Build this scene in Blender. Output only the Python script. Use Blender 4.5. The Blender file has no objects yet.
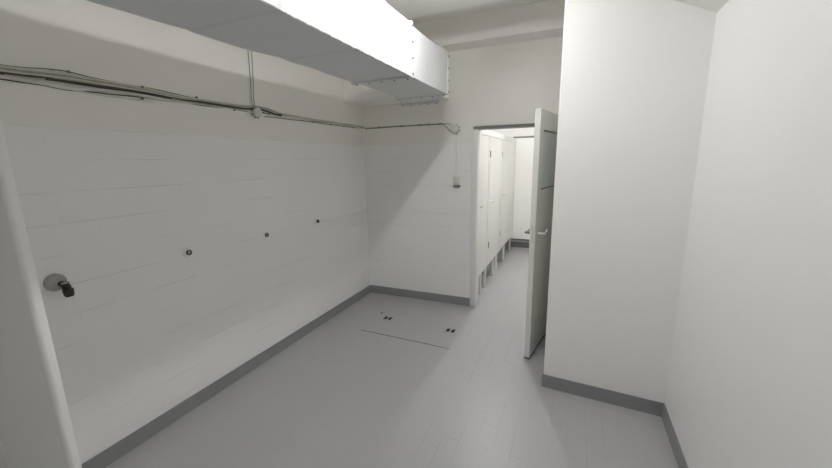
import bpy, bmesh, math, random
from mathutils import Vector, Matrix
random.seed(4)
PI = math.pi
scene = bpy.context.scene
COL = scene.collection

# ------------------------------------------------------------------ helpers
def link(name, bm, mats, parent=None, smooth=False, loc=(0, 0, 0)):
    me = bpy.data.meshes.new(name)
    bmesh.ops.recalc_face_normals(bm, faces=bm.faces[:])
    bm.to_mesh(me); bm.free()
    if not isinstance(mats, (list, tuple)): mats = [mats]
    for m in mats: me.materials.append(m)
    if smooth:
        for p in me.polygons: p.use_smooth = True
        me.set_sharp_from_angle(angle=math.radians(38))
    o = bpy.data.objects.new(name, me)
    COL.objects.link(o)
    o.location = loc
    if parent: o.parent = parent
    return o

def bx(bm, x0, x1, y0, y1, z0, z1, bev=0, mi=0):
    vs = [bm.verts.new((x, y, z)) for x in (x0, x1) for y in (y0, y1) for z in (z0, z1)]
    fs = [bm.faces.new([vs[i] for i in q]) for q in
          ((0, 1, 3, 2), (4, 6, 7, 5), (0, 4, 5, 1), (2, 3, 7, 6), (0, 2, 6, 4), (1, 5, 7, 3))]
    for f in fs: f.material_index = mi
    if bev:
        es = list({e for f in fs for e in f.edges})
        bmesh.ops.bevel(bm, geom=es, offset=bev, segments=2, affect='EDGES', profile=.5)
    return fs

def prism(bm, pts, a0, a1, axis='z'):
    """polygon (u,v) extruded a0..a1 along axis"""
    def P(u, v, a):
        return {'z': (u, v, a), 'y': (u, a, v), 'x': (a, u, v)}[axis]
    b = [bm.verts.new(P(u, v, a0)) for u, v in pts]
    t = [bm.verts.new(P(u, v, a1)) for u, v in pts]
    bm.faces.new(b); bm.faces.new(t[::-1])
    n = len(pts)
    for i in range(n):
        bm.faces.new((b[i], b[(i + 1) % n], t[(i + 1) % n], t[i]))

def tube(bm, pts, r, n=8, caps=True, radii=None):
    pts = [Vector(p) for p in pts]
    rings = []
    up = None
    for i, p in enumerate(pts):
        d = (pts[min(i + 1, len(pts) - 1)] - pts[max(i - 1, 0)]).normalized()
        if up is None:
            up = Vector((0, 0, 1)) if abs(d.z) < .9 else Vector((1, 0, 0))
        s = d.cross(up).normalized(); up = s.cross(d).normalized()
        rr = radii[i] if radii else r
        rings.append([bm.verts.new(p + (s * math.cos(2 * PI * k / n) + up * math.sin(2 * PI * k / n)) * rr) for k in range(n)])
    for a, b in zip(rings, rings[1:]):
        for k in range(n):
            bm.faces.new((a[k], a[(k + 1) % n], b[(k + 1) % n], b[k]))
    if caps:
        bm.faces.new(rings[0][::-1]); bm.faces.new(rings[-1])

def lathe(bm, prof, n=24, axis='x'):
    """prof: (distance along axis, radius)"""
    rings = []
    for a, r in prof:
        ring = []
        for k in range(n):
            c, s = math.cos(2 * PI * k / n) * r, math.sin(2 * PI * k / n) * r
            ring.append(bm.verts.new({'x': (a, c, s), 'y': (c, a, s), 'z': (c, s, a)}[axis]))
        rings.append(ring)
    for a, b in zip(rings, rings[1:]):
        for k in range(n):
            bm.faces.new((a[k], a[(k + 1) % n], b[(k + 1) % n], b[k]))
    bm.faces.new(rings[0]); bm.faces.new(rings[-1][::-1])

def thing(name, label, cat, loc=(0, 0, 0), rz=0, group=None):
    o = bpy.data.objects.new(name, None); COL.objects.link(o)
    o.location = loc; o.rotation_euler = (0, 0, rz); o.empty_display_size = .1
    o['label'] = label; o['category'] = cat
    if group: o['group'] = group
    return o

def tag(o, label, cat, group=None):
    o['label'] = label; o['category'] = cat
    if group: o['group'] = group
    return o

def struct(name, bm, m, parent=None, smooth=False):
    o = link(name, bm, m, parent, smooth)
    if not parent: o['kind'] = 'structure'
    return o

# ------------------------------------------------------------------ materials
def s2l(c):
    return tuple(((x / 12.92) if x <= .04045 else ((x + .055) / 1.055) ** 2.4) for x in c) + (1,)

class NT:
    def __init__(s, name, rough=.5, metal=0, spec=.5):
        s.m = bpy.data.materials.new(name); s.m.use_nodes = True
        s.t = s.m.node_tree; s.N = s.t.nodes; s.L = s.t.links
        s.b = s.N['Principled BSDF']
        s.b.inputs['Roughness'].default_value = rough
        s.b.inputs['Metallic'].default_value = metal
        s.b.inputs['Specular IOR Level'].default_value = spec
        s.geo = s.N.new('ShaderNodeNewGeometry')
        s.pos = s.geo.outputs['Position']
        s.sep = None
    def lk(s, a, b): s.L.new(a, b)
    def noise(s, scale, detail=3, vec=None, rough=.5):
        n = s.N.new('ShaderNodeTexNoise'); n.inputs['Scale'].default_value = scale
        n.inputs['Detail'].default_value = detail; n.inputs['Roughness'].default_value = rough
        s.lk(vec or s.pos, n.inputs['Vector']); return n.outputs['Fac']
    def xyz(s):
        if not s.sep:
            n = s.N.new('ShaderNodeSeparateXYZ'); s.lk(s.pos, n.inputs[0]); s.sep = n.outputs
        return s.sep
    def math(s, op, a, b=None, clamp=False):
        n = s.N.new('ShaderNodeMath'); n.operation = op; n.use_clamp = clamp
        for i, v in enumerate((a, b)):
            if v is None: continue
            if isinstance(v, (int, float)): n.inputs[i].default_value = v
            else: s.lk(v, n.inputs[i])
        return n.outputs[0]
    def ramp(s, v, a, b):
        n = s.N.new('ShaderNodeMapRange'); n.inputs['From Min'].default_value = a; n.inputs['From Max'].default_value = b
        s.lk(v, n.inputs['Value']); return n.outputs['Result']
    def mix(s, f, a, b):
        n = s.N.new('ShaderNodeMix'); n.data_type = 'RGBA'
        if isinstance(f, (int, float)): n.inputs[0].default_value = f
        else: s.lk(f, n.inputs[0])
        for i, v in ((6, a), (7, b)):
            if isinstance(v, tuple): n.inputs[i].default_value = v
            else: s.lk(v, n.inputs[i])
        return n.outputs[2]
    def comb(s, x, y, z=0.):
        n = s.N.new('ShaderNodeCombineXYZ')
        for i, v in enumerate((x, y, z)):
            if isinstance(v, (int, float)): n.inputs[i].default_value = v
            else: s.lk(v, n.inputs[i])
        return n.outputs[0]
    def brick(s, vec, w, h, mortar, off=.5, smooth=.3):
        n = s.N.new('ShaderNodeTexBrick'); s.lk(vec, n.inputs['Vector'])
        n.offset = off; n.inputs['Scale'].default_value = 1
        n.inputs['Brick Width'].default_value = w; n.inputs['Row Height'].default_value = h
        n.inputs['Mortar Size'].default_value = mortar; n.inputs['Mortar Smooth'].default_value = smooth
        return n.outputs['Fac']
    def bump(s, h, strength, dist=.01):
        n = s.N.new('ShaderNodeBump'); n.inputs['Strength'].default_value = strength
        n.inputs['Distance'].default_value = dist; s.lk(h, n.inputs['Height'])
        s.lk(n.outputs[0], s.b.inputs['Normal'])
    def color(s, c):
        if isinstance(c, tuple): s.b.inputs['Base Color'].default_value = c
        else: s.lk(c, s.b.inputs['Base Color'])

def paint(name, c1, c2=None, rough=.55, nscale=3, bump=.15, bscale=60, metal=0):
    t = NT(name, rough, metal)
    c2 = c2 or tuple(x * .96 for x in c1)
    t.color(t.mix(t.noise(nscale), s2l(c1), s2l(c2)))
    if bump: t.bump(t.noise(bscale, 4), bump, .002)
    return t.m

WHITE = (.955, .952, .945)
m_white = paint('white_wall_paint', WHITE, (.945, .942, .935), .5, 1.7, .25, 45)
m_ceil = paint('ceiling_paint', (.955, .95, .935), (.945, .94, .925), .7, 2, .3, 30)
m_trimw = paint('white_gloss_paint', (.93, .93, .92), (.91, .91, .90), .35, 6, .1, 80)
m_duct = paint('duct_white_paint', (.85, .855, .86), (.83, .835, .84), .42, 4, .3, 9)
m_cub = paint('cubicle_laminate', (.92, .92, .91), (.905, .905, .895), .4, 3, .08, 60)
m_door = paint('door_paint', (.90, .90, .88), (.87, .87, .85), .35, 5, .15, 50)
m_panel = paint('door_inset_panel', (.87, .89, .88), (.84, .86, .85), .3, 5, .1, 50)
m_grey = paint('skirting_grey_paint', (.58, .585, .59), (.54, .545, .55), .4, 8, .2, 60)
m_dark = paint('dark_gap', (.10, .10, .10), (.14, .14, .135), .7, 20, 0)
m_plast = paint('white_plastic', (.86, .86, .84), (.83, .83, .81), .35, 20, 0)
m_cable = paint('painted_cable_sheath', (.90, .89, .86), (.80, .79, .75), .5, 25, .2, 90)
m_cabled_gap = paint('dark_cable_and_gap_shade', (.30, .29, .26), (.2, .19, .17), .5, 25, .2, 90)  # dark cables; also stands in for shaded gaps in the bundle
m_cableg = paint('grey_cable_sheath', (.74, .73, .69), (.62, .61, .57), .5, 25, .2, 90)
m_metal = paint('chromed_metal', (.72, .72, .70), (.6, .6, .58), .25, 30, 0, metal=.9)
m_brass = paint('tarnished_valve_metal', (.36, .34, .28), (.16, .15, .13), .4, 60, .2, 80, metal=.7)
m_bolt = paint('bolt_head', (.50, .50, .49), (.40, .40, .39), .5, 60, 0)
m_ros = paint('dull_rosette_paint', (.72, .71, .70), (.62, .61, .60), .45, 40, .1)
m_greyframe_gap = paint('grey_frame_and_gap_shade', (.52, .52, .51), (.47, .47, .46), .5, 12, .1)  # door frame grey; also stands in for shade in the cubicle gaps

# glazed wall tiles painted over: courses of 0.155 m up to 1.84 m, plaster above
def tiled_wall(name, along):
    t = NT(name, .42)
    X = t.xyz()
    u = X[along]; z = X[2]
    br = t.brick(t.comb(u, t.math('ADD', z, .02)), .31, .155, .0022, .5, .4)
    fz = t.math('ABSOLUTE', t.math('SUBTRACT', t.math('FRACT', t.math('DIVIDE', t.math('ADD', z, .02), .155)), .5))
    hz = t.ramp(fz, .488, .497)
    br = t.math('ADD', t.math('MULTIPLY', br, .18), t.math('MULTIPLY', hz, .85), True)
    mask = t.ramp(t.noise(1., 4, t.comb(t.math('MULTIPLY', u, 2.6), t.math('MULTIPLY', z, 7.), 4.), .6), .46, .60)
    low = t.math('LESS_THAN', z, 1.842)
    g = t.math('MULTIPLY', t.math('MULTIPLY', br, mask, True), low)
    base = t.mix(t.noise(1.6), s2l((.95, .95, .944)), s2l((.935, .935, .93)))
    plaster = t.mix(t.noise(2.4), s2l((.94, .935, .915)), s2l((.925, .918, .895)))
    base = t.mix(low, plaster, base)
    t.color(t.mix(t.math('MULTIPLY', g, .42), base, s2l((.56, .555, .53))))
    h = t.math('SUBTRACT', t.math('MULTIPLY', t.noise(28, 4), .25), t.math('MULTIPLY', g, .9))
    h = t.math('ADD', h, t.math('MULTIPLY', low, .8))
    t.bump(h, .45, .004)
    return t.m
m_tile_l = tiled_wall('painted_tile_left', 1)
m_tile_b = tiled_wall('painted_tile_back', 0)

# grey painted floor tiles, 0.1 m, worn joints showing right of the shower tray
def floor_mat():
    t = NT('grey_floor_paint', .38)
    X = t.xyz()
    bv = t.comb(t.math('SUBTRACT', X[1], .02), t.math('SUBTRACT', X[0], 1.782))
    br = t.brick(bv, .2, .1, .0016, .5, .3)
    reg = t.ramp(X[0], 1.25, 1.6)
    ns = t.comb(X[0], t.math('MULTIPLY', X[1], .22), 2.)
    mask = t.math('MULTIPLY', reg, t.ramp(t.noise(7, 3, ns), .43, .62), True)
    mask = t.math('MULTIPLY', mask, t.ramp(X[0], 3.4, 1.9), True)
    g = t.math('MULTIPLY', br, mask, True)
    base = t.mix(t.ramp(t.noise(2.2, 5), .3, .7), s2l((.695, .697, .705)), s2l((.68, .682, .688)))
    fine = t.mix(t.ramp(t.noise(30, 4), .35, .75), base, s2l((.682, .682, .685)))
    t.color(t.mix(t.math('MULTIPLY', g, .5), fine, s2l((.42, .42, .42))))
    h = t.math('SUBTRACT', t.math('MULTIPLY', t.noise(18, 4), .3), g)
    t.bump(h, .3, .003)
    return t.m
m_floor = floor_mat()

def emit(name, col, st):
    m = bpy.data.materials.new(name); m.use_nodes = True
    b = m.node_tree.nodes['Principled BSDF']
    b.inputs['Base Color'].default_value = (.9, .9, .9, 1)
    b.inputs['Emission Color'].default_value = col
    b.inputs['Emission Strength'].default_value = st
    return m
m_tube = emit('fluorescent_tube', (1, .992, .985, 1), 32)
m_bulb_a = emit('far_bulb', (1, .992, .985, 1), 330)
m_fill_bulb = emit('near_fill_bulb', (1, .992, .985, 1), 150)
m_fill_disc_a = emit('far_fill_disc', (1, .992, .985, 1), 600)
m_fill_disc_b = emit('mid_fill_disc', (1, .992, .985, 1), 300)
m_fill_disc_c = emit('near_fill_disc', (1, .992, .985, 1), 200)
m_tube2 = emit('corridor_bulb', (1, .992, .985, 1), 1050)
m_fill_tube = emit('rear_fill_tube', (.975, .98, 1, 1), 5)

# ------------------------------------------------------------------ dimensions
YB = 3.843; YR = -1.6; XR = 2.946; HB = .098
ZL = 2.746; ZC = 2.98
DX0, DX1, DZ = 1.383, 2.262, 1.962       # doorway opening
YE = 6.95                                # end of the corridor
c1 = (2.2036, 2.570); c2 = (2.9458, 2.514)

# ------------------------------------------------------------------ room shell
bm = bmesh.new(); bx(bm, -.15, 3.2, YR - .15, YE + .15, -.12, 0); struct('floor', bm, m_floor)
bm = bmesh.new(); bx(bm, -.15, 0, YR - .15, YB + .13, 0, 3.1); struct('wall_left', bm, m_tile_l)
bm = bmesh.new()
bx(bm, 0, 1.345, YB, YB + .13, 0, ZC + .12)
bx(bm, 1.345, 2.30, YB, YB + .13, 1.994, ZC + .12)
bx(bm, 2.30, 3.2, YB, YB + .13, 0, ZC + .12)
struct('wall_back', bm, m_tile_b)
bm = bmesh.new(); bx(bm, XR, XR + .15, YR - .15, YB, 0, 3.1); struct('wall_right', bm, m_white)
bm = bmesh.new(); bx(bm, 0, XR, YR - .15, YR, 0, 3.1); struct('wall_rear', bm, m_white)
# boxed-in block in front of the back wall
bm = bmesh.new()
prism(bm, [c1, c2, (XR, YB), (2.300, YB)], 0, ZC + .1)
es = [e for e in bm.edges if all(abs(v.co.x - c1[0]) < 1e-4 and abs(v.co.y - c1[1]) < 1e-4 for v in e.verts)]
bmesh.ops.bevel(bm, geom=es, offset=.008, segments=3, affect='EDGES')
struct('wall_block', bm, m_white, smooth=True)
# return wall close to the camera at the left, with a rounded corner
bm = bmesh.new()
r = .016; x1 = .6; y0, y1 = .560, .596
pts = [(0, y0), (x1 - r, y0)]
pts += [(x1 - r + r * math.sin(a), y0 + r - r * math.cos(a)) for a in [PI / 2 * k / 6 for k in range(1, 7)]]
pts += [(x1 - .006, y1), (0, y1)]
prism(bm, pts, 0, 3.1)
struct('wall_near', bm, m_white, smooth=True)
# ceiling: low slab, recess and beams
bm = bmesh.new()
bx(bm, 0, XR, YR, 2.85, ZL, ZC + .12)
bx(bm, 0, XR, 2.85, YB, ZC, ZC + .12)
struct('ceiling', bm, m_ceil)
bm = bmesh.new(); bx(bm, 0, 2.26, 3.61, YB, ZL, ZC); struct('trim_1', bm, m_ceil)          # beam along the back wall
bm = bmesh.new(); bx(bm, 0, 1.06, 3.465, YB, 2.278, ZL, .006); struct('trim_2', bm, m_ceil)  # boxed beam low in the corner
bm = bmesh.new()
prism(bm, [(XR, 2.375), (2.205, ZL), (XR, ZL)], YR, 2.56, 'y')
struct('trim_3', bm, m_ceil)                                                              # sloping soffit over the right corner

# skirtings
def base(name, a, b, th, h=HB, m=m_grey):
    a = Vector(a); b = Vector(b); d = (b - a).normalized(); n = Vector((-d.y, d.x)) * th
    bm = bmesh.new()
    prism(bm, [tuple(a), tuple(b), tuple(b + n), tuple(a + n)], 0, h)
    es = [e for e in bm.edges if all(abs(v.co.z - h) < 1e-5 for v in e.verts)]
    bmesh.ops.bevel(bm, geom=es, offset=min(.004, th * .4), segments=2, affect='EDGES')
    return struct(name, bm, m)
base('baseboard_left', (0, YB), (0, .596), .010)
base('baseboard_back', (1.312, YB), (0.010, YB), .010)
base('baseboard_block', (2.300 + .0, YB - .01), (2.2036, 2.570), -.007)
base('baseboard_front', c2, (c1[0] - .007, c1[1]), .010)
base('baseboard_right', (XR, YR), (XR, 2.512), .010)

# corridor shell behind the doorway
bm = bmesh.new()
bx(bm, -.15, 0, YB + .13, YE + .15, 0, 2.75)
struct('wall_corridor_left', bm, m_white)
bm = bmesh.new(); bx(bm, 2.45, 2.6, YB + .13, YE + .15, 0, 2.75); struct('wall_corridor_right', bm, m_white)
bm = bmesh.new(); bx(bm, 0, 2.45, YE, YE + .15, 0, 2.75); struct('wall_corridor_end', bm, m_white)
bm = bmesh.new(); bx(bm, -.15, 2.6, YB + .13, YE + .15, 2.72, 2.85); struct('ceiling_corridor', bm, m_white)
base('baseboard_corridor_end', (2.45, YE), (0, YE), .012, .105)
bm = bmesh.new(); bx(bm, 1.255, 1.27, YB + .14, YE - .02, 0, .262); struct('cubicle_foot_shade', bm, m_grey)  # grey board added behind the cubicle feet to darken the open gaps
base('baseboard_corridor_right', (2.45, YB + .13), (2.45, YE - .012), .012, .105)

# ------------------------------------------------------------------ door frame and open door
fr = bpy.data.objects.new('door_2', None); COL.objects.link(fr); fr['kind'] = 'structure'
bm = bmesh.new()
bx(bm, 1.312, DX0, YB - .014, YB + .135, 0, DZ, .010)
link('door_jamb', bm, m_trimw, fr, True)
bm = bmesh.new()
bx(bm, DX1, 2.293, YB - .004, YB + .135, 0, DZ, .003)
link('door_jamb', bm, m_trimw, fr, True)
bm = bmesh.new()
bx(bm, 1.3305, 2.285, YB - .012, YB + .135, DZ + .001, 1.992, .003)
link('door_lintel', bm, m_greyframe_gap, fr)

# leaf: hinge at right jamb, swung into the room
hinge = Vector((2.243, YB - .012)); free = Vector((2.071, 2.907))
L = (hinge - free).length
ang = math.atan2(free.y - hinge.y, free.x - hinge.x)
dr = bpy.data.objects.new('door_1', None); COL.objects.link(dr); dr['kind'] = 'structure'
dr.location = (hinge.x, hinge.y, 0); dr.rotation_euler = (0, 0, ang)
# local: +x towards the free edge, local +y is the room-facing (right) side; leaf spans y -.044..0
T = .042; zb, zt = .012, 2.012
bm = bmesh.new()
def rail(x0, x1, z0, z1): bx(bm, x0, x1, -T, 0, z0, z1)
rail(0, .11, zb, zt); rail(L - .10, L, zb, zt)
rail(.11, L - .10, 1.868, zt); rail(.11, L - .10, 1.33, 1.41); rail(.11, L - .10, zb, .14)
bmesh.ops.remove_doubles(bm, verts=bm.verts, dist=1e-5)
link('door_frame', bm, m_door, dr)
bm = bmesh.new(); bx(bm, .105, L - .095, -T + .006, -.012, 1.405, 1.875)
link('upper_panel', bm, m_panel, dr)
bm = bmesh.new(); bx(bm, .105, L - .095, -T + .001, -.001, .135, 1.335)
link('lower_panel', bm, m_door, dr)
bm = bmesh.new()
for x0, x1, z0, z1 in ((.11, L - .10, 1.858, 1.868), (.11, L - .10, 1.41, 1.418)):
    bx(bm, x0, x1, -.012, -.004, z0, z1)
link('panel_bead', bm, m_greyframe_gap, dr)
# dark strip standing in for the shaded gap under the leaf
bm = bmesh.new(); bx(bm, 0.0, L, -T - .001, .001, .004, .016)
link('bottom_gap_shade', bm, m_dark, dr)
# latch plate on the free edge
bm = bmesh.new(); bx(bm, L - .001, L + .0015, -T / 2 - .010, -T / 2 + .010, 1.0, 1.14, .0007)
bx(bm, L, L + .010, -T / 2 - .007, -T / 2 + .007, 1.055, 1.075, .002)
link('latch_plate', bm, m_plast, dr)
def lever(side, m, zz=1.07):
    y = .0 if side > 0 else -T
    bm = bmesh.new()
    bx(bm, L - .085, L - .045, min(y, y + side * .005), max(y, y + side * .005), zz - .09, zz + .05, .002)
    o = link('handle_plate', bm, m, dr)
    bm = bmesh.new()
    x = L - .062
    tube(bm, [(x, y + side * .004, zz), (x, y + side * .022, zz), (x, y + side * .043, zz), (x - .004, y + side * .050, zz - .001),
              (x - .012, y + side * .053, zz - .002), (x - .05, y + side * .052, zz - .005), (x - .085, y + side * .050, zz + .006), (x - .118, y + side * .049, zz + .016)],
         .0085, 10, radii=[.011, .010, .0105, .011, .011, .009, .009, .0075])
    h = link('door_handle', bm, m, dr, True)
lever(1, m_plast); lever(-1, m_metal)
for hz in (.25, 1.0, 1.72):
    bm = bmesh.new(); tube(bm, [(-.004, .006, hz - .045), (-.004, .006, hz + .045)], .007, 10)
    link('hinge', bm, m_metal, dr, True)

# ------------------------------------------------------------------ cubicles along the corridor
XC = 1.35
def cubicle(label, y0, ya, yb, y1, feet, hz, hy):
    """pilasters y0..ya and yb..y1 with door ya..yb between them"""
    t = thing('toilet_cubicle', label, 'cubicle', (XC, (y0 + y1) / 2, 0), 0, 'toilet cubicles in the corridor')
    oy = (y0 + y1) / 2
    for a, b in ((y0, ya), (yb, y1)):
        if b - a < .01: continue
        bm = bmesh.new(); bx(bm, -.022, 0, a - oy, b - oy, .27, 2.0, .002); link('pilaster', bm, m_cub, t)
    bm = bmesh.new(); bx(bm, -.024, -.006, ya - oy + .008, yb - oy - .008, .27, 1.93, .002)
    d = link('door', bm, m_cub, t)
    bm = bmesh.new()
    lathe(bm, [(-.006, .022), (.002, .022), (.004, .018)], 16, 'x')
    tube(bm, [(.004, 0, 0), (.024, 0, 0), (.034, .004, 0), (.037, .02, 0), (.037, .095, 0.002)], .0085, 8)
    link('handle', bm, m_plast, d, True, (0, hy - oy, hz))
    for zz in (.55, 1.72):
        bm = bmesh.new(); tube(bm, [(0, ya - oy + .004, zz - .04), (0, ya - oy + .004, zz + .04)], .006, 8)
        link('hinge', bm, m_metal, d, True)
    bm = bmesh.new(); bx(bm, -.022, .004, y0 - oy, y1 - oy, 1.935, 2.0, .002); link('head_rail', bm, m_trimw, t)
    for q in (ya, yb):
        bm = bmesh.new(); bx(bm, -.030, -.0245, q - oy - .016, q - oy + .016, .27, 1.93); link('gap_shade_strip', bm, m_greyframe_gap, t)  # grey strip added behind each door gap so it reads dark
    for f in feet:
        bm = bmesh.new(); bx(bm, -.035, -.008, f - oy - .028, f - oy + .028, .0, .28, .003); link('foot', bm, m_cub, t)
    return t
cubicle('toilet cubicle nearest to the open doorway, on the left of the corridor', 3.985, 4.0, 4.55, 4.592, (4.27, 4.52), 1.125, 4.02)
cubicle('toilet cubicle between the nearest one and the third one in the corridor', 4.622, 4.632, 5.38, 5.415, (5.05, 5.30), 1.115, 4.76)
cubicle('farthest of the three toilet cubicles along the left of the corridor', 5.447, 5.46, 6.14, 6.77, (5.95, 6.6), 1.12, 5.62)
# dividing partitions between the cubicles, greyed to imitate shaded gaps
for y, lab in ((4.606, 'partition coloured grey as gap shade, between the nearest and the second corridor cubicle'),
               (5.431, 'partition coloured grey as gap shade, between the second and the third corridor cubicle')):
    bm = bmesh.new(); bx(bm, 0.0, XC - .024, y - .010, y + .010, .15, 2.0)
    tag(link('cubicle_partition', bm, m_greyframe_gap), lab, 'partition')
# cubicle front across the end of the corridor
t = thing('toilet_cubicle', 'wide white cubicle front closing the far end of the corridor', 'cubicle', (1.9, 6.80, 0), 0, 'toilet cubicles in the corridor')
bm = bmesh.new(); bx(bm, -.60, .36, -.012, .012, .195, 2.012, .002); d = link('door', bm, m_cub, t)
bm = bmesh.new(); bx(bm, -.60, .36, -.014, .014, .178, .196); link('bottom_edge', bm, m_dark, d)
bm = bmesh.new(); bx(bm, -.60, .54, -.016, .016, 2.015, 2.045); link('head_rail', bm, m_greyframe_gap, t)
bm = bmesh.new(); bx(bm, 0.365, .54, -.012, .012, .1, 2.012, .002); link('pilaster', bm, m_cub, t)
bm = bmesh.new(); tube(bm, [(.45, 0, 0), (.45, 0, .12)], .02, 12); link('foot', bm, m_metal, t, True)
bm = bmesh.new(); lathe(bm, [(-.014, .02), (-.03, .02), (-.034, .016)], 16, 'y'); link('handle', bm, m_metal, d, True, (.28, 0, 1.05))

# ------------------------------------------------------------------ ventilation duct
dt = thing('ventilation_duct', 'large white rectangular ventilation duct hung along the ceiling', 'duct', (1.06, 3.05, 2.19))
O = Vector((1.06, 3.05, 2.19))
def loft(bm, secs, mi=0):
    """secs: (y, x0, x1, z0, z1) closed box sections"""
    rings = []
    for y, x0, x1, z0, z1 in secs:
        rings.append([bm.verts.new(Vector(p) - O) for p in ((x0, y, z0), (x1, y, z0), (x1, y, z1), (x0, y, z1))])
    for a, b in zip(rings, rings[1:]):
        for k in range(4): bm.faces.new((a[k], a[(k + 1) % 4], b[(k + 1) % 4], b[k]))
    bm.faces.new(rings[0][::-1]); bm.faces.new(rings[-1])
D0, D1, DT = 2.190, 1.3115, 2.500
bm = bmesh.new()
loft(bm, [(YR, .80, D1, D0, DT), (-.2, .805, D1, D0, DT), (.8, .816, D1, D0, DT), (1.04, .838, D1, D0, DT), (1.115, .851, D1, D0, DT - .002), (1.118, .853, D1, D0, DT), (1.135, .836, D1 + .003, D0 - .003, DT),
          (1.2, .838, D1, D0, DT), (1.42, .856, D1 - .001, D0, DT), (1.60, .889, D1 - .003, D0 + .002, DT), (1.63, .892, D1 - .005, D0 + .003, DT), (1.645, .876, D1 + .002, D0 - .002, DT),
          (1.75, .884, D1, D0, DT), (2.0, .892, D1 - .001, D0, DT), (2.27, .893, D1, D0, DT)])
link('duct_section', bm, m_duct, dt)
bm = bmesh.new()
loft(bm, [(2.27, .897, D1 - .003, D0, DT), (2.6, .885, D1 - .002, D0, DT), (3.045, .862, D1 - .002, D0 + .004, DT)])
link('duct_section', bm, m_duct, dt)
bm = bmesh.new()
loft(bm, [(3.062, .84, D1 - .02, D0 + .012, DT - .01), (3.18, .80, 1.22, D0 + .014, DT - .03), (3.435, .70, 1.078, D0 + .020, DT - .06)])
link('duct_reducer', bm, m_duct, dt)
bm = bmesh.new()
loft(bm, [(3.437, .682, 1.092, D0 + .004, DT - .05), (3.462, .682, 1.092, D0 + .004, DT - .05)])
link('wall_collar', bm, m_duct, dt)
# folded seams on both lower edges and the upper right edge
def seam(x, z, y0, y1, wob=0.0):
    n = 110; pts = []
    for k in range(n + 1):
        y = y0 + (y1 - y0) * k / n
        pts.append(Vector((x(y) if callable(x) else x, y, z + wob * math.sin(k * .5) * math.sin(k * .17))) - O)
    b = bmesh.new(); tube(b, pts, .0055, 6); return b
def leftx(y):
    K = [(-1.6, .80), (-.2, .805), (.8, .816), (1.04, .838), (1.115, .851), (1.135, .836), (1.2, .838), (1.42, .856), (1.60, .889), (1.645, .876), (1.75, .884), (2.0, .892), (2.27, .893)]
    for (a, xa), (b, xb) in zip(K, K[1:]):
        if y <= b: return xa + (xb - xa) * (y - a) / (b - a)
    return .893
link('edge_seam', seam(D1 + .001, D0 - .001, YR, 1.11, .002), m_duct, dt, True)
link('edge_seam', seam(D1 + .002, D0 - .003, 1.15, 1.62, .002), m_duct, dt, True)
link('edge_seam', seam(D1 + .001, D0 - .001, 1.66, 2.265, .002), m_duct, dt, True)
link('edge_seam', seam(leftx, D0 - .001, YR, 2.265, .002), m_duct, dt, True)
link('edge_seam', seam(D1 + .001, DT, YR, 2.265, .002), m_duct, dt, True)
def flange(y, x0, x1, z0, z1, proj, th):
    bm = bmesh.new()
    a = Vector((x0 - proj, y - th, z0 - proj)) - O; b = Vector((x1 + proj, y + th, z1 + proj)) - O
    bx(bm, a.x, b.x, a.y, b.y, a.z, b.z, .002)
    f = link('flange', bm, m_duct, dt)
    pts = []
    n = 4
    for k in range(4):
        zz = z0 + (z1 - z0) * (.03 + .31 * k)
        pts.append((Vector((x1 + proj, y, zz)) - O, 'x'))
    for k in range(5):
        xx = x0 + (x1 - x0) * (.06 + .22 * k)
        pts.append((Vector((xx, y, z0 - proj)) - O, 'z'))
    for p, ax in pts:
        bm = bmesh.new()
        s = 1 if ax == 'x' else -1
        lathe(bm, [(-.002, .0075), (s * .005, .0075), (s * .0065, .005)], 6, ax)
        link('bolt', bm, m_bolt, f, False, p)
flange(2.285, .875, D1, D0, DT, .013, .017)
flange(3.053, .830, D1 - .01, D0 + .010, DT, .012, .011)
for k in range(5):
    bm = bmesh.new(); lathe(bm, [(.002, .0075), (-.006, .0075), (-.0075, .005)], 6, 'z')
    link('bolt', bm, m_bolt, dt, False, Vector((.71 + .088 * k, 3.449, D0 + .004)) - O)
for y in (-.6, .5, 1.9):
    bm = bmesh.new(); tube(bm, [Vector((1.0, y, DT)) - O, Vector((1.0, y, ZL)) - O], .006, 8); link('hanger_rod', bm, m_metal, dt, True)

# ------------------------------------------------------------------ cable bundle on the left wall
cb = thing('cable_bundle', 'long bundle of grey and cream cables clipped along the left wall', 'cables', (0, 2.2, 2.06))
CO = Vector((0, 2.2, 2.06))
def interp(K, y):
    if y <= K[0][0]: return K[0][1]
    for (a, za), (b, zb_) in zip(K, K[1:]):
        if y <= b:
            u = (y - a) / (b - a); u = u * u * (3 - 2 * u)
            return za + (zb_ - za) * u
    return K[-1][1]
def cable(K, r, m, x=.006, y0=.60, y1=3.835, parent=cb, wob=.0012, seed=0):
    rnd = random.Random(seed)
    n = 90; pts = []
    ph = rnd.random() * 6
    for k in range(n + 1):
        y = y0 + (y1 - y0) * k / n
        pts.append(Vector((x + .0015 * math.sin(y * 9 + ph), y, interp(K, y) + wob * math.sin(y * 14 + ph * 2))) - CO)
    b = bmesh.new(); tube(b, pts, r, 7)
    return link('cable', b, m, parent, True)
cable([(.6, 2.078), (.85, 2.084), (1.06, 2.103), (1.2, 2.094), (1.4, 2.091), (1.7, 2.076), (2.1, 2.080), (2.25, 2.090), (2.55, 2.066), (2.9, 2.060), (3.4, 2.062), (3.83, 2.062)], .0045, m_cable, seed=1)
cable([(.6, 2.090), (.85, 2.091), (1.06, 2.109), (1.2, 2.099), (1.4, 2.096), (1.7, 2.081), (2.1, 2.074), (2.25, 2.096), (2.6, 2.060)], .0025, m_cabled_gap, x=.003, y1=2.6, seed=2)
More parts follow.
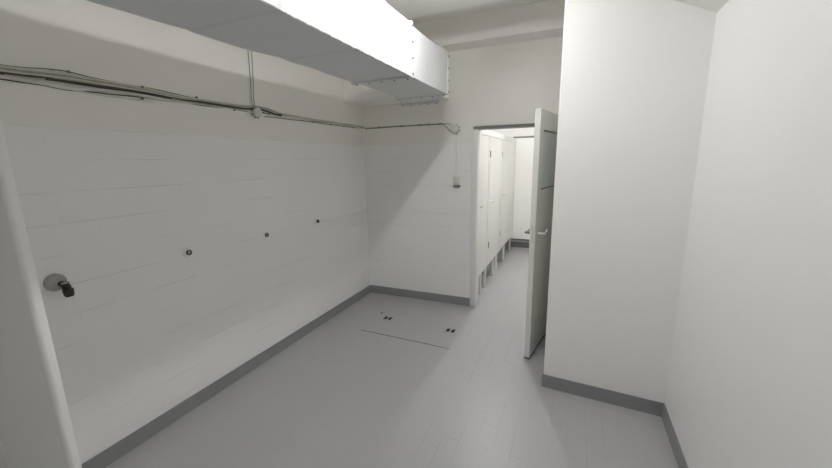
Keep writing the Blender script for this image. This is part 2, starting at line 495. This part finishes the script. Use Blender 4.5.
cable([(.6, 2.070), (.85, 2.074), (1.06, 2.088), (1.4, 2.080), (1.7, 2.066), (2.1, 2.068), (2.24, 2.092), (2.6, 2.056), (3.83, 2.052)], .0055, m_cableg, seed=3)
cable([(.6, 2.062), (.85, 2.065), (1.06, 2.077), (1.4, 2.073), (1.7, 2.062), (2.1, 2.062), (2.24, 2.078), (2.5, 2.050), (3.83, 2.047)], .0045, m_cable, seed=4)
cable([(.6, 2.052), (.85, 2.054), (1.06, 2.062), (1.4, 2.062), (1.7, 2.055), (2.1, 2.057), (2.24, 2.072), (2.5, 2.048)], .008, m_cabled_gap, x=.008, y1=2.5, seed=5)  # dark strand put in as the shaded gap between cables
cable([(.6, 2.050), (.9, 2.052), (1.06, 2.068), (1.4, 2.066), (1.7, 2.048), (2.18, 2.052)], .006, m_cableg, x=.008, y1=2.2, seed=6)
cable([(.6, 2.044), (.85, 2.045), (.95, 2.046), (1.1, 2.040), (1.4, 2.044), (1.7, 2.045), (2.1, 2.050), (2.17, 2.052)], .0045, m_cable, y1=2.2, seed=7)
cable([(.6, 2.034), (.85, 2.036), (.95, 2.034), (1.06, 2.027), (1.2, 2.018), (1.38, 2.020), (1.55, 2.036), (1.8, 2.044), (2.1, 2.046)], .0045, m_cable, x=.006, y1=2.17, seed=8)
cable([(.6, 2.030), (.85, 2.031), (.95, 2.029), (1.06, 2.021), (1.2, 2.030), (1.38, 2.037), (1.55, 2.044), (1.8, 2.040), (2.1, 2.043)], .003, m_cabled_gap, x=.003, y1=2.15, seed=9)
cable([(2.25, 2.062), (2.45, 2.040), (2.7, 2.044), (3.0, 2.036), (3.4, 2.040), (3.83, 2.036)], .0045, m_cable, y0=2.28, seed=10)
cable([(2.3, 2.05), (2.5, 2.054), (2.9, 2.042), (3.4, 2.048), (3.83, 2.044)], .005, m_cabled_gap, x=.003, y0=2.3, seed=11)
cable([(2.3, 2.022), (2.5, 2.026), (2.8, 2.030), (3.83, 2.034)], .0028, m_cabled_gap, x=.002, y0=2.32, seed=12)
for y, z in ((1.075, 2.108), (1.40, 2.028), (1.41, 2.094), (1.74, 2.084), (2.03, 2.040), (2.36, 2.045), (2.92, 2.030), (3.20, 2.030), (3.42, 2.030), (3.6, 2.030)):
    bm = bmesh.new(); bx(bm, 0, .016, y - .005 - CO.y, y + .005 - CO.y, z - .006 - CO.z, z + .006 - CO.z, .002)
    link('clip', bm, m_bolt, cb)

# round junction box on the left wall
def jbox(name_label, loc, axis, r):
    t = thing('junction_box', name_label, 'junction box', loc, 0)
    bm = bmesh.new()
    s = 1 if axis == 'x' else -1
    lathe(bm, [(-s * .004, r), (s * .030, r), (s * .034, r * .97)], 8 if axis == 'y' else 12, axis)
    b = link('box_body', bm, m_cable, t, True)
    bm = bmesh.new(); lathe(bm, [(s * .034, r * 1.02), (s * .040, r * 1.02), (s * .043, r * .92)], 24, axis)
    link('box_lid', bm, m_plast, t, True)
    for k in range(8):
        a = PI / 8 + k * PI / 4
        bm = bmesh.new(); c, s_ = math.cos(a), math.sin(a)
        p = (s * .016, c * r * 1.03, s_ * r * 1.03) if axis == 'x' else (c * r * 1.03, s * .016, s_ * r * 1.03)
        lathe(bm, [(-.006, .007), (.006, .007)], 8, axis)
        link('cable_entry', bm, m_bolt, t, True, p)
    return t
jbox('round white junction box on the left wall among the cables', (0, 2.222, 2.040), 'x', .036)
jbox('round white junction box on the back wall beside the doorway', (1.140, YB, 1.975), 'y', .040)

# pair of thin wires dropping from the duct to the box
for y0, y1, lab in ((2.215, 2.199, 'thin wire dropping to the left wall junction box, the one nearer the camera'),
                    (2.249, 2.221, 'thin wire dropping to the left wall junction box, the one farther from the camera')):
    bm = bmesh.new()
    tube(bm, [(.006, y0 + .01, 2.74), (.006, y0, 2.49), (.006, (y0 + y1) / 2 + .003, 2.3), (.006, y1, 2.13), (.007, y1 + .008, 2.078)], .0032, 7)
    tag(link('drop_wire', bm, m_cableg, None, True), lab, 'wire')

# small cable on the back wall to the second box
bc = thing('wall_cable', 'thin grey cable running along the back wall to the junction box', 'cable', (0, YB, 2.04))
def pl(pts, r, m, name='cable'):
    bm = bmesh.new(); tube(bm, [Vector(p) - Vector((0, YB, 2.04)) for p in pts], r, 7); return link(name, bm, m, bc, True)
pl([(.008, YB - .02, 2.048), (.03, YB - .006, 2.038), (.12, YB - .004, 2.039), (.25, YB - .004, 2.041), (.48, YB - .004, 2.043), (.7, YB - .004, 2.043), (.98, YB - .004, 2.040), (1.045, YB - .004, 2.036), (1.09, YB - .005, 2.026)], .0040, m_cableg)
pl([(.03, YB - .003, 2.030), (.12, YB - .003, 2.032), (.48, YB - .003, 2.036), (.98, YB - .003, 2.035), (1.01, YB - .005, 2.030), (1.06, YB - .006, 1.975), (1.09, YB - .008, 1.945)], .0028, m_cabled_gap)
for x in (.22, .5, .72, .83, .96):
    bm = bmesh.new(); bx(bm, x - .004, x + .004, -.009, 0, -.010, .010, .001); link('clip', bm, m_cabled_gap, bc)

# cable trunking down to the switch, and the switch
bm = bmesh.new(); bx(bm, -.016, .016, -.014, 0, 0, .435, .003)
o = link('cable_trunking', bm, m_trimw, None, False, (1.150, YB, 1.483)); tag(o, 'white vertical cable trunking between junction box and light switch', 'trunking')
sw = thing('light_switch', 'small white surface-mounted light switch left of the doorway', 'switch', (1.156, YB, 1.42))
bm = bmesh.new(); bx(bm, -.038, .038, -.040, 0, -.032, .060, .006); link('switch_body', bm, m_plast, sw, True)
bm = bmesh.new(); bx(bm, -.022, .022, -.047, -.038, -.018, .035, .003); link('rocker', bm, m_plast, sw, True)
bm = bmesh.new(); bx(bm, -.035, .035, -.036, 0, -.056, -.033, .004); link('switch_base', bm, m_bolt, sw, True)

# ------------------------------------------------------------------ shower outlets
def outlet(label, y, z):
    t = thing('shower_outlet', label, 'pipe outlet', (0, y, z), 0, 'capped shower outlets on the left wall')
    bm = bmesh.new(); lathe(bm, [(0, .034), (.004, .034), (.010, .028), (.014, .022)], 24, 'x'); link('wall_rosette', bm, m_trimw, t, True)
    bm = bmesh.new()
    # short threaded pipe, open ended
    n = 20; prof = [(.006, .0175), (.024, .0175), (.024, .0125), (.010, .0125)]
    rings = [[bm.verts.new((a, math.cos(2 * PI * k / n) * r_, math.sin(2 * PI * k / n) * r_)) for k in range(n)] for a, r_ in prof]
    for a, b in zip(rings, rings[1:]):
        for k in range(n): bm.faces.new((a[k], a[(k + 1) % n], b[(k + 1) % n], b[k]))
    bm.faces.new(rings[-1]); bm.faces.new(rings[0][::-1])
    link('pipe_stub', bm, m_brass, t, True)
    bm = bmesh.new(); lathe(bm, [(.010, .009), (.021, .009), (.022, .007)], 12, 'x'); link('plug', bm, m_metal, t, True)
outlet('small round capped outlet on the left wall, next to the tap', 1.535, 1.085)
outlet('small round capped outlet on the left wall, middle of the three', 2.205, 1.072)
outlet('small round capped outlet on the left wall, nearest the back corner', 2.868, 1.082)
tp = thing('wall_tap', 'old metal tap with a dark downturned spout on the left wall', 'tap', (0, .868, 1.08))
bm = bmesh.new(); lathe(bm, [(0, .044), (.008, .044), (.026, .036), (.036, .020)], 28, 'x')
link('wall_rosette', bm, m_ros, tp, True, (0, -.008, .016))
bm = bmesh.new()
tube(bm, [(.02, 0, .01), (.05, 0, .010), (.066, .001, .006), (.074, .002, -.006)], .014, 14, radii=[.014, .015, .017, .018])
link('tap_body', bm, m_brass, tp, True)
bm = bmesh.new()
tube(bm, [(.074, .002, .004), (.075, .002, -.012), (.078, .003, -.014), (.080, .004, -.044), (.081, .004, -.046), (.082, .004, -.052)], .018, 12, radii=[.017, .018, .022, .020, .018, .015])
link('spout', bm, m_brass, tp, True)
bm = bmesh.new(); lathe(bm, [(0, .017), (.006, .017), (.009, .010)], 16, 'z'); link('tap_cap', bm, m_metal, tp, True, (.070, .002, .014))

# ------------------------------------------------------------------ floor drains and the joint of the shower floor
def drain(label, x, y):
    t = thing('floor_drain', label, 'floor drain', (x, y, 0), math.radians(-2), 'slotted drains in the shower floor')
    bm = bmesh.new(); bx(bm, -.062, .062, -.052, .052, -.004, .0012, .0005); link('drain_plate', bm, m_floor, t)
    for s in (-1, 1):
        bm = bmesh.new(); bx(bm, s * .026 - .017, s * .026 + .017, -.033, .033, 0, .0022, .0006)
        link('slot', bm, m_dark, t)
drain('small floor drain with two dark slots, nearer the left wall', .583, 3.207)
drain('small floor drain with two dark slots, nearer the doorway', 1.297, 3.173)
bm = bmesh.new(); prism(bm, [(.458, 2.867), (.459, 2.861), (1.10, 2.842), (1.401, 2.828), (1.401, 2.832), (1.10, 2.848)], 0, .0012)
o = link('trim_4', bm, m_dark); o['kind'] = 'structure'
bm = bmesh.new(); prism(bm, [(.448, 3.285), (.458, 3.283), (.462, 3.325), (.450, 3.328)], 0, .0015)
o = link('trim_5', bm, m_dark); o['kind'] = 'structure'

# ------------------------------------------------------------------ lamps (all above the frame, several added as fill)
def lamp(label, x, ya, yb, z, m, r=.014, top=None):
    t = thing('rear_fill_lamp', label, 'lamp', (x, (ya + yb) / 2, z))
    h = (yb - ya) / 2
    top = top or (ZL - z)
    bm = bmesh.new(); bx(bm, -.03, .03, -h - .03, h + .03, .022, top, .003); link('fill_housing', bm, m_trimw, t)
    for s in (-1, 1):
        bm = bmesh.new(); bx(bm, -.014, .014, s * (h + .012) - .01, s * (h + .012) + .01, -.016, .03, .002); link('fill_holder', bm, m_plast, t)
    bm = bmesh.new(); tube(bm, [(0, -h, 0), (0, h, 0)], r, 12); link('tube', bm, m, t, True)
def bulb(label, x, y, z, m, r=.022):
    ztop = 2.72 if y > YB else ZL
    t = thing('hanging_bulb', label, 'lamp', (x, y, z))
    bm = bmesh.new(); bmesh.ops.create_uvsphere(bm, u_segments=20, v_segments=12, radius=r); link('bulb', bm, m, t, True)
    bm = bmesh.new(); lathe(bm, [(r * .8, .012), (r + .03, .014), (r + .045, .008)], 16, 'z'); link('lamp_socket', bm, m_plast, t, True)
    bm = bmesh.new(); tube(bm, [(0, 0, r + .04), (0, 0, ztop - z - .01)], .004, 8); link('cord', bm, m_plast, t, True)
    bm = bmesh.new(); lathe(bm, [(ztop - z - .015, .03), (ztop - z, .035)], 16, 'z'); link('ceiling_rose', bm, m_plast, t, True)
def fill_downlight(label, x, y, z, m, r=.028):  # spotlights added to send more light downward, not known fittings
    t = thing('fill_spot', label, 'lamp', (x, y, z))
    bm = bmesh.new(); lathe(bm, [(.006, r + .012), (.03, r + .014), (ZL - z, r + .008)], 24, 'z'); link('fill_housing', bm, m_trimw, t, True)
    bm = bmesh.new(); lathe(bm, [(.002, r), (.0055, r)], 24, 'z'); link('fill_disc', bm, m, t)
bulb('bare bulb hanging beside the duct, the one nearer the back wall', 1.678, 2.15, 2.672, m_bulb_a)
bulb('unseen bulb added as fill beside the duct, the one nearer the camera', 1.678, 1.40, 2.672, m_fill_bulb)  # second bulb added to spread the light along the duct
fill_downlight('unseen spotlight added as fill beside the duct, nearest the back wall', 1.678, 1.92, 2.672, m_fill_disc_a)
fill_downlight('unseen spotlight added as fill beside the duct, middle of three', 1.678, 1.10, 2.672, m_fill_disc_b)
fill_downlight('unseen spotlight added as fill beside the duct, nearest the camera', 1.678, .30, 2.672, m_fill_disc_c)
bulb('bare bulb hanging from the corridor ceiling above the cubicles', 1.385, 4.75, 2.60, m_tube2, r=.03)
lamp('unseen tube lamp added as fill behind the camera', 1.9, -1.35, -.35, 2.690, m_fill_tube)  # weak fill light added out of view

# ------------------------------------------------------------------ world, camera, view
w = bpy.data.worlds.new('World'); scene.world = w; w.use_nodes = True
w.node_tree.nodes['Background'].inputs[0].default_value = (.02, .02, .02, 1)

yaw, pitch, roll, f = .4073, .1991, -.0178, 361.6368
F = Vector((-math.sin(yaw) * math.cos(pitch), math.cos(yaw) * math.cos(pitch), -math.sin(pitch)))
R = Vector((math.cos(yaw), math.sin(yaw), 0)); U = R.cross(F)
R2 = R * math.cos(roll) + U * math.sin(roll); U2 = -R * math.sin(roll) + U * math.cos(roll)
cd = bpy.data.cameras.new('camera'); cam = bpy.data.objects.new('camera', cd); COL.objects.link(cam)
cd.sensor_fit = 'HORIZONTAL'; cd.sensor_width = 36; cd.lens = f / 832 * 36; cd.clip_start = .02
M = Matrix((R2, U2, -F)).transposed().to_4x4(); M.translation = Vector((2.312, 0, 1.65))
cam.matrix_world = M
scene.camera = cam
vs = scene.view_settings
vs.view_transform = 'Standard'; vs.look = 'None'; vs.gamma = 1; vs.exposure = 0.5
scene.cycles.max_bounces = 16; scene.cycles.diffuse_bounces = 14; scene.cycles.glossy_bounces = 6
